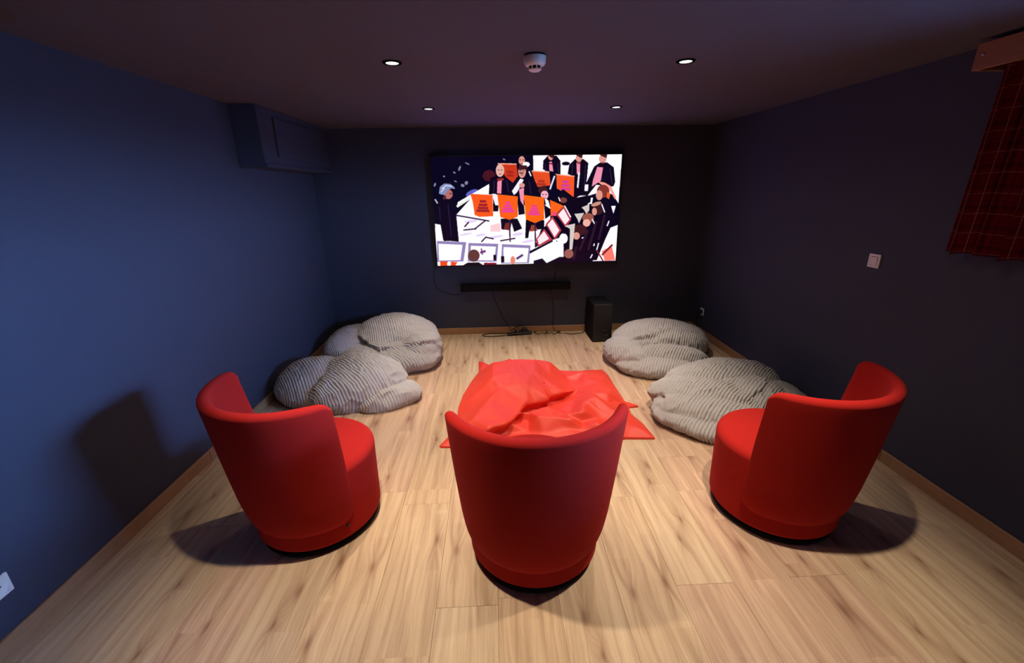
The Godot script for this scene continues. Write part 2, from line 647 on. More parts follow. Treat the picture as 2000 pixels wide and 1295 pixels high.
func screen_picture() -> Image:
	pic = Image.create(PW, PH, false, Image.FORMAT_RGB8)
	var navy := rgb(5, 2, 26)
	var suit := rgb(12, 4, 24)
	var white := rgb(252, 246, 255)
	var skin := rgb(214, 146, 134)
	var pink := rgb(232, 140, 170)
	var orange := rgb(246, 92, 18)
	var crimson := rgb(150, 40, 44)
	var hair := rgb(60, 24, 30)
	pic.fill(navy)
	# specks of the dark auditorium
	for b in [[320, 258, 20, 12], [368, 222, 14, 40], [440, 182, 34, 10], [140, 362, 14, 30], [395, 372, 26, 22], [430, 350, 22, 30], [780, 150, 20, 10], [592, 296, 22, 8], [225, 290, 14, 14], [330, 335, 20, 10]]:
		oval(rgb(120, 122, 150), b[0], b[1], b[2] * 0.7, b[3] * 0.6, 0.4)
	oval(rgb(70, 18, 30), 640, 290, 60, 50)
	oval(rgb(90, 92, 190), 480, 440, 60, 26, -0.4)
	# pale wall top right, stage floor
	poly(white, [1050, 100, 1900, 100, 1872, 260, 1850, 560, 1800, 480, 1720, 440, 1580, 480, 1440, 500, 1440, 300, 1270, 292, 1230, 270, 1050, 250])
	poly(white, [330, 640, 470, 490, 340, 560, 350, 520, 640, 362, 640, 440, 720, 460, 900, 560, 1200, 560, 1210, 720, 1120, 790, 1060, 960, 1230, 890, 1330, 860, 1330, 1060, 1180, 1130, 150, 1130, 140, 715, 190, 725, 220, 880, 350, 880])
	poly(white, [1730, 800, 1840, 760, 1825, 1110, 1600, 1110, 1640, 1000])
	poly(white, [1780, 580, 1825, 580, 1800, 660])
	# conductor
	poly(suit, [135, 520, 230, 480, 312, 505, 335, 640, 358, 890, 215, 872, 190, 720, 135, 705])
	oval(rgb(176, 104, 100), 262, 448, 42, 44)
	poly(rgb(70, 36, 50), [222, 450, 246, 470, 232, 498, 210, 490])
	stroke(rgb(90, 40, 50), 272, 440, 300, 446, 8)
	poly(rgb(128, 136, 176), [176, 440, 186, 380, 226, 352, 280, 356, 318, 384, 326, 402, 290, 396, 258, 412, 236, 452, 200, 452])
	for st in [[200, 400, 250, 366], [196, 430, 230, 390], [240, 370, 300, 378]]:
		stroke(rgb(196, 204, 236), st[0], st[1], st[2], st[3], 10)
	stroke(rgb(170, 165, 190), 140, 490, 165, 530, 14)
	# men standing behind
	for s in [[[1145, 165, 1185, 125, 1268, 125, 1305, 170, 1305, 292, 1215, 275, 1140, 240], [1200, 175, 1226, 175, 1238, 262, 1200, 255], [1215, 128, 26]], [[1388, 205, 1440, 158, 1522, 158, 1566, 192, 1552, 330, 1530, 455, 1440, 505, 1440, 310, 1372, 285], [1455, 185, 1492, 185, 1486, 300, 1458, 285], [1478, 148, 30]], [[1622, 222, 1680, 188, 1742, 188, 1806, 232, 1822, 395, 1780, 405, 1640, 385, 1560, 480, 1470, 480, 1556, 350], [1650, 226, 1706, 232, 1684, 350, 1598, 402, 1610, 340], [1702, 158, 36]]]:
		poly(suit, s[0])
		poly(pink, s[1])
		oval(skin, s[2][0], s[2][1], s[2][2], 34)
		poly(hair, [s[2][0] - s[2][2], 118, s[2][0] + s[2][2] * 1.2, 118, s[2][0] + s[2][2], 150, s[2][0] - 4, 136])
		stroke(crimson, s[2][0] - 16, 192, s[2][0] + 16, 194, 12)
	oval(navy, 1356, 194, 38, 16)
	stroke(rgb(235, 235, 255), 1480, 270, 1465, 410, 16)
	stroke(rgb(235, 235, 255), 1550, 380, 1545, 440, 34)
	poly(rgb(246, 150, 140), [1640, 350, 1720, 366, 1780, 400, 1830, 510, 1815, 520, 1760, 420, 1690, 385])
	# banners of the back row
	banner(rgb(196, 52, 26), rgb(160, 36, 26), [720, 185, 895, 192, 908, 300, 860, 356, 790, 300], 835, 260, [[0, 60], [30, 60]])
	banner(rgb(222, 74, 30), rgb(170, 46, 34), [1035, 252, 1200, 266, 1212, 384, 1090, 396, 1060, 330], 1125, 345, [[0, 60], [28, 90]])
	banner(rgb(236, 84, 36), rgb(206, 60, 150), [1265, 286, 1436, 304, 1430, 492, 1345, 455, 1268, 412], 1352, 375, [[-20, 60], [12, 80], [44, 90]])
	for l in [[720, 186, 895, 192], [1035, 254, 1200, 266], [1265, 288, 1436, 306]]:
		stroke(rgb(240, 170, 150), l[0], l[1], l[2], l[3], 10)
	# trumpeters
	oval(skin, 944, 162, 30, 38)
	oval(white, 985, 196, 34, 22)
	poly(suit, [648, 312, 700, 292, 790, 300, 856, 352, 866, 462, 636, 456])
	poly(pink, [716, 340, 758, 332, 752, 452, 712, 446])
	oval(rgb(220, 172, 160), 742, 246, 40, 56)
	stroke(crimson, 715, 326, 775, 322, 20)
	poly(suit, [890, 312, 922, 300, 1060, 322, 1076, 440, 1104, 486, 960, 486, 872, 462])
	oval(skin, 946, 258, 36, 56)
	poly(hair, [915, 245, 915, 205, 990, 205, 992, 262, 975, 240])
	stroke(hair, 918, 270, 960, 272, 8)
	poly(pink, [915, 412, 964, 402, 960, 566, 930, 520])
	poly(rgb(236, 232, 246), [850, 430, 930, 318, 962, 330, 900, 440, 870, 466])
	oval(skin, 945, 380, 26, 22)
	stroke(rgb(230, 230, 250), 1010, 255, 1030, 300, 12)
	stroke(rgb(210, 215, 245), 1250, 300, 1205, 420, 16)
	# players in the middle
	poly(suit, [1085, 420, 1150, 385, 1200, 440, 1215, 500, 1330, 420, 1440, 505, 1560, 478, 1625, 560, 1600, 640, 1450, 640, 1410, 690, 1340, 560, 1210, 500, 1150, 470])
	oval(hair, 1140, 425, 46, 36)
	oval(rgb(236, 170, 190), 1155, 470, 36, 40)
	oval(rgb(120, 60, 56), 1330, 520, 36, 26)
	poly(white, [1155, 495, 1190, 520, 1212, 600, 1175, 600])
	stroke(white, 1285, 490, 1300, 530, 10)
	stroke(white, 1340, 570, 1400, 680, 12)
	# legs and chairs under the banners
	poly(suit, [676, 480, 726, 560, 722, 612, 676, 612])
	poly(suit, [906, 560, 962, 560, 970, 640, 912, 648])
	poly(suit, [1150, 560, 1212, 600, 1205, 660, 1160, 690])
	poly(rgb(240, 230, 250), [664, 452, 700, 452, 724, 556, 696, 556])
	poly(rgb(244, 200, 206), [650, 740, 740, 720, 745, 800, 650, 800])
	poly(suit, [746, 680, 900, 682, 944, 776, 870, 806, 846, 720, 832, 790, 752, 780])
	poly(rgb(120, 40, 36), [790, 720, 834, 720, 834, 784, 770, 784])
	poly(suit, [980, 690, 1150, 700, 1150, 780, 1090, 790, 1064, 760, 1010, 800, 1000, 870, 972, 870])
	poly(rgb(150, 60, 50), [1030, 745, 1070, 745, 1086, 800, 1012, 806])
	# front banners
	banner(rgb(244, 84, 22), rgb(150, 30, 40), [466, 448, 672, 462, 676, 656, 545, 658, 505, 640, 488, 520], 582, 560, [[-42, 60], [-10, 80], [18, 96], [44, 120]])
	banner(orange, rgb(224, 62, 150), [714, 455, 905, 478, 905, 662, 828, 694, 742, 664], 812, 570, [[-36, 40], [-8, 66], [18, 90], [42, 120]])
	banner(rgb(250, 98, 12), rgb(224, 62, 140), [960, 466, 1150, 492, 1150, 692, 1064, 728, 980, 692], 1058, 600, [[-32, 50], [-6, 70], [20, 90], [44, 110]])
	banner(rgb(246, 96, 24), rgb(230, 70, 120), [1205, 514, 1335, 572, 1260, 650, 1212, 668], 1245, 635, [[0, 30], [18, 40]])
	# folds of the suits, cuffs and collars
	for st in [[690, 330, 680, 440], [800, 330, 820, 440], [1010, 340, 1030, 460], [1420, 200, 1410, 300], [1540, 210, 1530, 380], [1770, 240, 1790, 380], [1160, 190, 1165, 260], [1280, 190, 1285, 270], [180, 560, 190, 690], [260, 540, 290, 840]]:
		stroke(rgb(40, 26, 64), st[0], st[1], st[2], st[3], 9)
	for sh in [[470, 700, 60, 14], [900, 830, 50, 16], [700, 850, 70, 12], [1000, 900, 60, 12], [560, 830, 46, 12], [420, 820, 60, 10], [1180, 980, 70, 14]]:
		oval(rgb(222, 206, 236), sh[0], sh[1], sh[2], sh[3], -0.15)
	for f in [[742, 250], [946, 262], [944, 165], [1155, 474]]:
		stroke(rgb(120, 60, 64), f[0] - 22, f[1] - 10, f[0] - 6, f[1] - 9, 7)
		stroke(rgb(120, 60, 64), f[0] + 6, f[1] - 9, f[0] + 22, f[1] - 10, 7)
		stroke(rgb(150, 80, 80), f[0] - 12, f[1] + 26, f[0] + 12, f[1] + 26, 7)
	# thin stand legs and floor shadows
	for l in [[600, 850, 680, 870], [565, 896, 610, 850], [740, 890, 880, 868], [826, 690, 832, 900], [1064, 728, 1068, 960], [330, 640, 640, 700], [410, 750, 450, 706], [500, 775, 610, 690], [400, 780, 520, 770]]:
		stroke(rgb(50, 24, 60), l[0], l[1], l[2], l[3], 12)
	stroke(rgb(226, 232, 220), 340, 562, 470, 480, 24)
	# red music stands on the right
	for q in [[[1068, 884, 1150, 782, 1228, 892, 1090, 954], [1085, 880, 1148, 805, 1195, 880, 1100, 936]], [[1162, 742, 1228, 666, 1312, 800, 1250, 892], [1180, 745, 1226, 692, 1292, 800, 1246, 866]], [[1262, 652, 1334, 574, 1404, 700, 1352, 776], [1280, 652, 1332, 596, 1388, 700, 1346, 748]]]:
		poly(rgb(176, 56, 72), q[0])
		poly(rgb(252, 226, 232), q[1])
	# brass players on the right
	poly(suit, [1640, 535, 1760, 520, 1800, 650, 1842, 700, 1770, 790, 1720, 900, 1640, 1100, 1330, 1110, 1400, 1000, 1480, 890, 1590, 770, 1690, 650])
	oval(rgb(128, 50, 40), 1705, 445, 60, 60)
	oval(skin, 1668, 480, 32, 46)
	poly(rgb(232, 90, 40), [1745, 450, 1775, 470, 1760, 520, 1735, 500])
	oval(hair, 1655, 610, 52, 52)
	oval(skin, 1622, 630, 24, 36)
	oval(rgb(196, 140, 120), 1640, 560, 50, 18, -0.3)
	oval(rgb(150, 84, 70), 1562, 690, 54, 48)
	oval(rgb(236, 170, 160), 1548, 735, 36, 36)
	oval(hair, 1485, 800, 64, 52)
	oval(skin, 1452, 858, 32, 36)
	oval(rgb(150, 90, 80), 1378, 1030, 44, 46)
	for st in [[1600, 700, 1630, 760], [1660, 930, 1640, 1000], [1580, 1080, 1600, 1040], [1740, 770, 1760, 720], [1620, 935, 1612, 960], [1690, 560, 1720, 640], [1560, 560, 1600, 540], [1500, 880, 1540, 870]]:
		stroke(rgb(232, 226, 246), st[0], st[1], st[2], st[3], 12)
	for st in [[1560, 800, 1480, 1000], [1640, 720, 1560, 1000], [1720, 660, 1660, 900], [1450, 960, 1420, 1090]]:
		stroke(rgb(44, 20, 40), st[0], st[1], st[2], st[3], 22)
	for h in [[1500, 590, 1576, 558, 1572, 622, 1545, 650, 1524, 612], [1432, 648, 1526, 640, 1494, 700, 1476, 740, 1462, 700], [1340, 758, 1440, 738, 1412, 990, 1384, 990, 1392, 790]]:
		poly(rgb(206, 196, 190), h)
	oval(white, 1330, 880, 40, 50)
	stroke(suit, 1330, 790, 1350, 830, 34)
	stroke(suit, 1265, 900, 1295, 1040, 10)
	poly(rgb(244, 120, 104), [1690, 1010, 1782, 962, 1815, 1104, 1716, 1108])
	stroke(rgb(120, 30, 40), 1640, 1000, 1700, 1110, 12)
	stroke(rgb(120, 30, 40), 1690, 1050, 1790, 950, 18)
	stroke(white, 1800, 440, 1850, 320, 24)
	stroke(white, 1600, 500, 1590, 560, 18)
	# big sheets along the bottom
	for q in [[[158, 878, 426, 896, 400, 1082, 160, 1080], [170, 905, 392, 920, 372, 1070, 176, 1070]], [[446, 904, 722, 918, 706, 1092, 440, 1084], [468, 930, 700, 945, 686, 1080, 464, 1072]], [[756, 922, 1022, 940, 1006, 1114, 748, 1114], [770, 950, 1004, 966, 988, 1104, 768, 1104]]]:
		poly(rgb(140, 126, 176), q[0])
		poly(white, q[1])
	poly(white, [1015, 1016, 1230, 900, 1325, 920, 1325, 1050, 1170, 1120, 1130, 1070, 1050, 1090])
	poly(navy, [1012, 996, 1225, 892, 1232, 906, 1015, 1020])
	poly(navy, [1050, 1092, 1130, 1070, 1170, 1118, 1290, 1060, 1330, 1060, 1330, 1130, 1050, 1130])
	poly(rgb(236, 70, 26), [186, 1076, 345, 1088, 320, 1130, 190, 1130])
	oval(white, 268, 1104, 18, 26)
	oval(rgb(96, 54, 52), 495, 1028, 54, 60)
	poly(suit, [380, 1130, 440, 1095, 540, 1095, 590, 1130])
	poly(rgb(120, 20, 44), [590, 1100, 705, 1104, 705, 1130, 590, 1130])
	stroke(rgb(110, 60, 120), 555, 1000, 605, 985, 22)
	stroke(rgb(110, 60, 120), 565, 960, 575, 1020, 12)
	oval(rgb(226, 130, 110), 856, 1082, 22, 40)
	stroke(rgb(90, 60, 120), 890, 1070, 950, 1030, 22)
	stroke(navy, 762, 1040, 762, 1100, 30)
	stroke(navy, 688, 1025, 690, 1080, 24)
	# soften like a broadcast picture
	pic.resize(340, 191, Image.INTERPOLATE_LANCZOS)
	pic.resize(PW, PH, Image.INTERPOLATE_CUBIC)
	return pic


func build_tv() -> void:
	var w := 1.90
	var h := 1.07
	var cx := 0.354
	var cy := 1.3217
	var o := thing("television", "large wall-mounted flat television showing a brass band concert", "television", at(cx, cy, ZB - 0.002))
	var f := Shape.new()
	var d0 := 0.030
	var d1 := 0.062
	var bz := 0.012
	f.box(Vector3(-w / 2 - bz, -h / 2 - bz, d0), Vector3(-w / 2, h / 2 + bz, d1), 0.002)
	f.box(Vector3(w / 2, -h / 2 - bz, d0), Vector3(w / 2 + bz, h / 2 + bz, d1), 0.002)
	f.box(Vector3(-w / 2, h / 2, d0), Vector3(w / 2, h / 2 + bz, d1), 0.002)
	f.box(Vector3(-w / 2, -h / 2 - bz, d0), Vector3(w / 2, -h / 2, d1), 0.002)
	part("bezel", f.mesh(), M.black, o)
	part("back_housing", span(Vector3(-w / 2, -h / 2, d0), Vector3(w / 2, h / 2, d1 - 0.006), 0.002), M.black_matte, o)
	part("wall_bracket", span(Vector3(-0.35, -0.22, 0.0), Vector3(0.35, 0.22, d0), 0.003), M.black_matte, o)
	var m := mat(rgb(8, 8, 10), 0.2)
	m.emission_enabled = true
	m.emission_texture = ImageTexture.create_from_image(screen_picture())
	m.emission = Color.WHITE
	m.emission_operator = BaseMaterial3D.EMISSION_OP_MULTIPLY
	m.emission_energy_multiplier = 1.15
	m.texture_repeat = false
	var s := Shape.new()
	s.quad(Vector3(-w / 2, -h / 2, d1 - 0.005), Vector3(w / 2, -h / 2, d1 - 0.005), Vector3(w / 2, h / 2, d1 - 0.005), Vector3(-w / 2, h / 2, d1 - 0.005), Vector3(0, 0, 1))
	for k in s.v.size():
		s.t[k] = Vector2(s.v[k].x / w + 0.5, 0.5 - s.v[k].y / h)
	part("screen", s.mesh(), m, o)
	var a := AreaLight3D.new()
	a.name = "screen_glow"
	a.area_size = Vector2(w, h)
	a.light_color = Color(0.50, 0.40, 1.0)
	a.light_energy = 0.65
	a.area_range = 9.0
	a.shadow_enabled = true
	o.add_child(a)
	a.position = Vector3(0, 0, d1 + 0.004)
	a.rotation.y = PI


# ---------------------------------------------------------------- swivel chairs

func chair_radius(h: float) -> float:
	var hs := [0.125, 0.14, 0.16, 0.20, 0.28, 0.45, 0.60, 0.76]
	var rs := [0.286, 0.294, 0.302, 0.313, 0.326, 0.346, 0.362, 0.378]
	for k in hs.size() - 1:
		if h <= hs[k + 1]:
			return lerpf(rs[k], rs[k + 1], clampf((h - hs[k]) / (hs[k + 1] - hs[k]), 0, 1))
	return rs[-1]


func shell_mesh() -> ArrayMesh:
	var th := 0.048
	var top := 0.748
	# closed cross-section: (height, offset from the middle in half thicknesses, extra height)
	var loop := []
	for k in 21:
		loop.append([lerpf(0.127, top, k / 20.0), 1.0, 0.0])
	for k in range(1, 10):
		var a := PI * k / 10.0
		loop.append([top, cos(a), sin(a) * th * 0.5])
	for k in 13:
		loop.append([lerpf(top, 0.34, k / 12.0), -1.0, 0.0])
	loop.append([0.20, -0.9, 0.0])
	loop.append([0.127, -0.2, 0.0])
	var us := []
	for k in 9:
		us.append(-1.0 + 0.16 * (1.0 - cos(PI * 0.5 * k / 8.0)))
	for k in range(1, 56):
		us.append(lerpf(-0.84, 0.84, k / 56.0))
	for k in 9:
		us.append(1.0 - 0.16 * (1.0 - cos(PI * 0.5 * (8 - k) / 8.0)))
	var pts := PackedVector3Array()
	for u: float in us:
		for l in loop:
			var h: float = l[0]
			var amax := deg_to_rad(lerpf(86.0, 76.0, clampf((h - 0.14) / 0.6, 0, 1)))
			var r := chair_radius(h) - th / 2
			var dist := (1.0 - absf(u)) * amax * r
			var k := 1.0
			if dist < 0.11:
				var q := 1.0 - dist / 0.11
				k = sqrt(maxf(0.0, 1.0 - q * q))
			# the upper corner of each wing is rounded
			var drop := 0.0
			if dist < 0.05:
				var q2 := 1.0 - dist / 0.05
				drop = 0.042 * (1.0 - sqrt(maxf(0.0, 1.0 - q2 * q2))) * clampf((h - 0.5) / 0.2, 0, 1)
			var a2 := u * amax
			var rr: float = r + l[1] * th * 0.5 * k
			pts.append(Vector3(rr * sin(a2), h + l[2] * k - drop, rr * cos(a2)))
	var s := Shape.new()
	s.grid(pts, loop.size(), us.size(), true, -1.0)
	return s.mesh()


func build_chairs() -> void:
	var base := Shape.new()
	var prof := [Vector2(0.262, 0.036), Vector2(0.274, 0.040), Vector2(0.282, 0.052)]
	for k in 9:
		prof.append(Vector2(0.283 + 0.005 * k / 8.0, lerpf(0.06, 0.37, k / 8.0)))
	for k in range(1, 9):
		var a := PI * 0.5 * k / 8.0
		prof.append(Vector2(0.250 + 0.038 * cos(a), 0.37 + 0.038 * sin(a)))
	for k in range(1, 9):
		prof.append(Vector2(0.250 * (1.0 - k / 8.0) + 0.0005, 0.408 + 0.012 * sin(PI * 0.5 * k / 8.0)))
	base.lathe(prof, 72)
	var base_m := base.mesh()
	var sh := shell_mesh()
	var pl := Shape.new()
	pl.lathe([Vector2(0.0005, 0.0), Vector2(0.262, 0.0), Vector2(0.268, 0.006), Vector2(0.268, 0.036), Vector2(0.0005, 0.036)], 64)
	var pl_m := pl.mesh()
	var sc := Shape.new()
	sc.lathe([Vector2(0.008, 0.0), Vector2(0.008, 0.004), Vector2(0.005, 0.007), Vector2(0.0005, 0.0075)], 16)
	var sc_m := sc.mesh()
	var spots := [
		["red felt swivel tub chair in the middle, seen straight from behind", 0.145, 1.56, 1.0],
		["red felt swivel tub chair beside the blue left wall, turned to the right", -0.898, 1.80, -33.0],
		["red felt swivel tub chair on the right, turned to the left", 1.365, 1.735, 25.2],
	]
	for q in spots:
		var o := thing("swivel_chair", q[0], "chair", at(q[1], 0, q[2]), deg_to_rad(q[3]), "red swivel tub chairs")
		part("seat", base_m, M.felt, o)
		part("backrest", sh, M.felt, o)
		var p := part("plinth", pl_m, M.black_matte, o)
		p.set_meta("label", "low black round plinth")
		var b := part("glide_button", sc_m, M.black, o, Vector3(0.286 * sin(1.36), 0.112, 0.286 * cos(1.36)))
		b.rotation = Vector3(0, 0, 0)
		b.basis = Basis(Vector3(cos(1.36), 0, -sin(1.36)), Vector3(sin(1.36), 0, cos(1.36)), Vector3(0, -1, 0))


# ---------------------------------------------------------------- grey corduroy beanbags

# lobes: [x, y, depth, rx, ry, rz, turn (deg), rib direction (deg), rib shift]; creases: [points (x, depth ...), depth, width]
func beanbag(label: String, cx: float, cd: float, lobes: Array, creases: Array, seed_: int) -> void:
	var o := thing("beanbag", label, "beanbag", at(cx, 0, cd), 0.0, "grey corduroy beanbags")
	var nu := 900
	var nv := 200
	var n3 := FastNoiseLite.new()
	n3.seed = seed_
	n3.frequency = 1.0
	n3.fractal_octaves = 2
	var eye := Vector3(0, 0.09, 0)
	var here := Vector3(cx, 0, cd)
	var L := []
	for l in lobes:
		var a := deg_to_rad(l[6])
		var ra := deg_to_rad(l[7])
		var rd := Vector3(cos(ra), 0, sin(ra))
		# here z is depth; flipped when the points are written
		var ex := Vector3(cos(a), 0, sin(a))
		var ez := Vector3(-sin(a), 0, cos(a))
		var reach := Vector2(rd.dot(ex) * l[3], rd.dot(ez) * l[5]).length()
		L.append([Vector3(l[0], l[1], l[2]) - here, ex, ez, Vector3(1.0 / l[3], 1.0 / l[4], 1.0 / l[5]), rd, reach])
	# creases: straight pieces with their share of the whole line, and a sphere round all
	var K := []
	for cr in creases:
		var pl: Array = cr[0]
		var p3 := PackedVector3Array()
		for k in range(0, pl.size(), 3):
			p3.append(Vector3(pl[k], pl[k + 1], pl[k + 2]) - here)
		var mid := Vector3.ZERO
		for p in p3:
			mid += p / p3.size()
		var far := 0.0
		for p in p3:
			far = maxf(far, p.distance_to(mid))
		K.append([p3, float(cr[1]), float(cr[2]), float(cr[3]), mid, far + float(cr[3]) * 3.6])
	var pos := PackedVector3Array()
	var phase := PackedFloat32Array()
	pos.resize(nu * nv)
	phase.resize(nu * nv)
	for r in nv:
		var phi := PI * (0.004 + 0.60 * r / (nv - 1))
		for c in nu:
			var th := TAU * c / nu
			var d := Vector3(sin(phi) * cos(th), cos(phi), sin(phi) * sin(th))
			var best := 0.02
			var second := -1.0
			var who := 0
			for k in L.size():
				var q: Array = L[k]
				var e: Vector3 = eye - q[0]
				var s: Vector3 = q[3]
				var ex: Vector3 = q[1]
				var ez: Vector3 = q[2]
				var eo := Vector3(e.dot(ex) * s.x, e.y * s.y, e.dot(ez) * s.z)
				var dd := Vector3(d.dot(ex) * s.x, d.y * s.y, d.dot(ez) * s.z)
				var A := dd.length_squared()
				var B := eo.dot(dd)
				var D := B * B - A * (eo.length_squared() - 1.0)
				if D > 0.0:
					var t := (-B + sqrt(D)) / A
					if t > best:
						second = best
						best = t
						who = k
					elif t > second:
						second = t
			var rad := best
			var hh := maxf(0.014 - (best - second), 0.0) / 0.014
			rad += hh * hh * 0.0035
			var p := eye + d * rad
			var big := n3.get_noise_3d(p.x * 3.2, p.y * 3.2, p.z * 3.2)
			rad += big * 0.016 - absf(n3.get_noise_3d(p.x * 7.0 + 40.0, p.y * 7.0, p.z * 7.0)) * 0.020 + 0.004
			p = eye + d * rad
			var slip := 0.0
			for q: Array in K:
				if p.distance_to(q[4]) > q[5]:
					continue
				var p3: PackedVector3Array = q[0]
				var bd := 9.0
				var sd := 0.0
				var share := 0.0
				for k in p3.size() - 1:
					var cl := Geometry3D.get_closest_point_to_segment(p, p3[k], p3[k + 1])
					var dist := p.distance_to(cl)
					if dist < bd:
						bd = dist
						var tt := (p3[k + 1] - p3[k]).normalized()
						sd = (p - cl).dot(tt.cross(d).normalized())
						share = (k + cl.distance_to(p3[k]) / p3[k].distance_to(p3[k + 1])) / (p3.size() - 1)
				var w: float = q[3]
				var ends := smoothstep(0.0, 0.35, minf(share, 1.0 - share))
				var wide := w * (1.0 if sd > 0.0 else 1.5)
				var fall := exp(-bd * bd / (wide * wide)) * ends
				var up := smoothstep(-0.030, 0.020, sd)
				rad += fall * lerpf(-float(q[1]), float(q[2]), up)
				slip += fall * up * 0.006
			p = eye + d * rad
			var m: Array = L[who]
			var along: float = (p - m[0]).dot(m[4])
			var reach2: float = m[5]
			phase[r * nu + c] = (asin(clampf(along / (reach2 * 1.06), -1.0, 1.0)) * reach2 + big * 0.006 + slip) / 0.0205 + who * 0.3
			pos[r * nu + c] = p
	# ribs stand out along the surface's own direction
	var out := PackedVector3Array()
	out.resize(pos.size())
	for r in nv:
		for c in nu:
			var k := r * nu + c
			var du := pos[r * nu + (c + 1) % nu] - pos[r * nu + (c - 1 + nu) % nu]
			var dv := pos[mini(r + 1, nv - 1) * nu + c] - pos[maxi(r - 1, 0) * nu + c]
			var nn := dv.cross(du)
			nn = nn.normalized() if nn.length_squared() > 1e-18 else Vector3.UP
			if nn.dot(pos[k] - eye) < 0.0:
				nn = -nn
			var p := pos[k] + nn * (sqrt(absf(cos(PI * phase[k]))) - 0.7) * 0.0125
			p.y = maxf(p.y, 0.001)
			out[k] = Vector3(p.x, p.y, -p.z)
	var s := Shape.new()
	s.grid(out, nu, nv, true, 1.0)
	part("cover", s.mesh(), M.cord, o)


func build_beanbags() -> void:
	# lobes: x, y, depth, three half axes, turn, direction across the ribs; creases: [x, y, depth ...], how deep the near side dips, how far the other side stands out, width
	beanbag("grey corduroy beanbag against the left wall, directly behind the left red chair", -1.16, 3.10,
		[[-1.45, 0.11, 3.18, 0.29, 0.19, 0.30, 10, 35], [-1.08, 0.12, 3.16, 0.38, 0.21, 0.26, -15, 46], [-1.06, 0.10, 3.04, 0.36, 0.19, 0.22, 20, 50], [-0.83, 0.05, 3.0, 0.26, 0.115, 0.165, 28, 45]],
		[[[-1.01, 0.02, 2.84, -0.88, 0.12, 2.83, -0.78, 0.15, 2.88, -0.71, 0.15, 2.94], 0.02, 0.02, 0.06]], 3)
	beanbag("grey corduroy beanbag slumped in the far left corner below the duct boxing", -1.03, 3.97,
		[[-1.02, 0.08, 3.80, 0.52, 0.145, 0.31, -16, 50], [-1.0, 0.14, 4.10, 0.42, 0.245, 0.36, 10, 20], [-0.72, 0.12, 3.84, 0.21, 0.16, 0.26, 0, 60], [-1.40, 0.11, 4.05, 0.24, 0.18, 0.34, -20, 30], [-0.82, 0.14, 3.92, 0.30, 0.17, 0.14, 24, 15]],
		[[[-1.45, 0.26, 4.04, -1.29, 0.25, 3.86, -1.17, 0.21, 3.75, -1.05, 0.20, 3.64, -0.98, 0.21, 3.66, -0.86, 0.21, 3.72], 0.06, 0.02, 0.09], [[-0.98, 0.20, 3.66, -0.83, 0.23, 3.66, -0.72, 0.24, 3.67, -0.62, 0.23, 3.73, -0.50, 0.19, 3.84], 0.028, 0.022, 0.06]], 8)
	beanbag("grey corduroy beanbag in the far right corner beside the subwoofer", 1.55, 3.76,
		[[1.60, 0.10, 3.90, 0.47, 0.205, 0.40, 10, 156], [1.58, 0.13, 3.68, 0.40, 0.16, 0.17, 5, 150], [1.50, 0.10, 3.46, 0.36, 0.125, 0.15, -10, 140], [1.40, 0.06, 3.38, 0.35, 0.095, 0.19, -14, 150], [1.20, 0.09, 3.62, 0.19, 0.14, 0.30, 15, 172]],
		[[[1.10, 0.20, 3.60, 1.24, 0.25, 3.63, 1.39, 0.26, 3.62, 1.51, 0.28, 3.66, 1.70, 0.30, 3.78], 0.03, 0.01, 0.06]], 13)
	beanbag("grey corduroy beanbag between the right red chair and the red floor bag", 1.60, 2.70,
		[[1.68, 0.12, 2.86, 0.48, 0.185, 0.27, 12, 136], [1.44, 0.13, 2.62, 0.38, 0.145, 0.19, -32, 132], [1.41, 0.10, 2.49, 0.37, 0.125, 0.18, -33, 130], [1.43, 0.06, 2.47, 0.40, 0.095, 0.24, -30, 130], [1.99, 0.07, 2.68, 0.20, 0.13, 0.28, 0, 100], [1.70, 0.10, 2.66, 0.36, 0.17, 0.30, 0, 134]],
		[[[1.05, 0.13, 2.74, 1.10, 0.17, 2.66, 1.16, 0.19, 2.58], 0.032, 0.015, 0.05], [[1.55, 0.22, 2.38, 1.80, 0.24, 2.57, 1.95, 0.25, 2.72], 0.025, 0.012, 0.05]], 21)


# ---------------------------------------------------------------- red floor bag

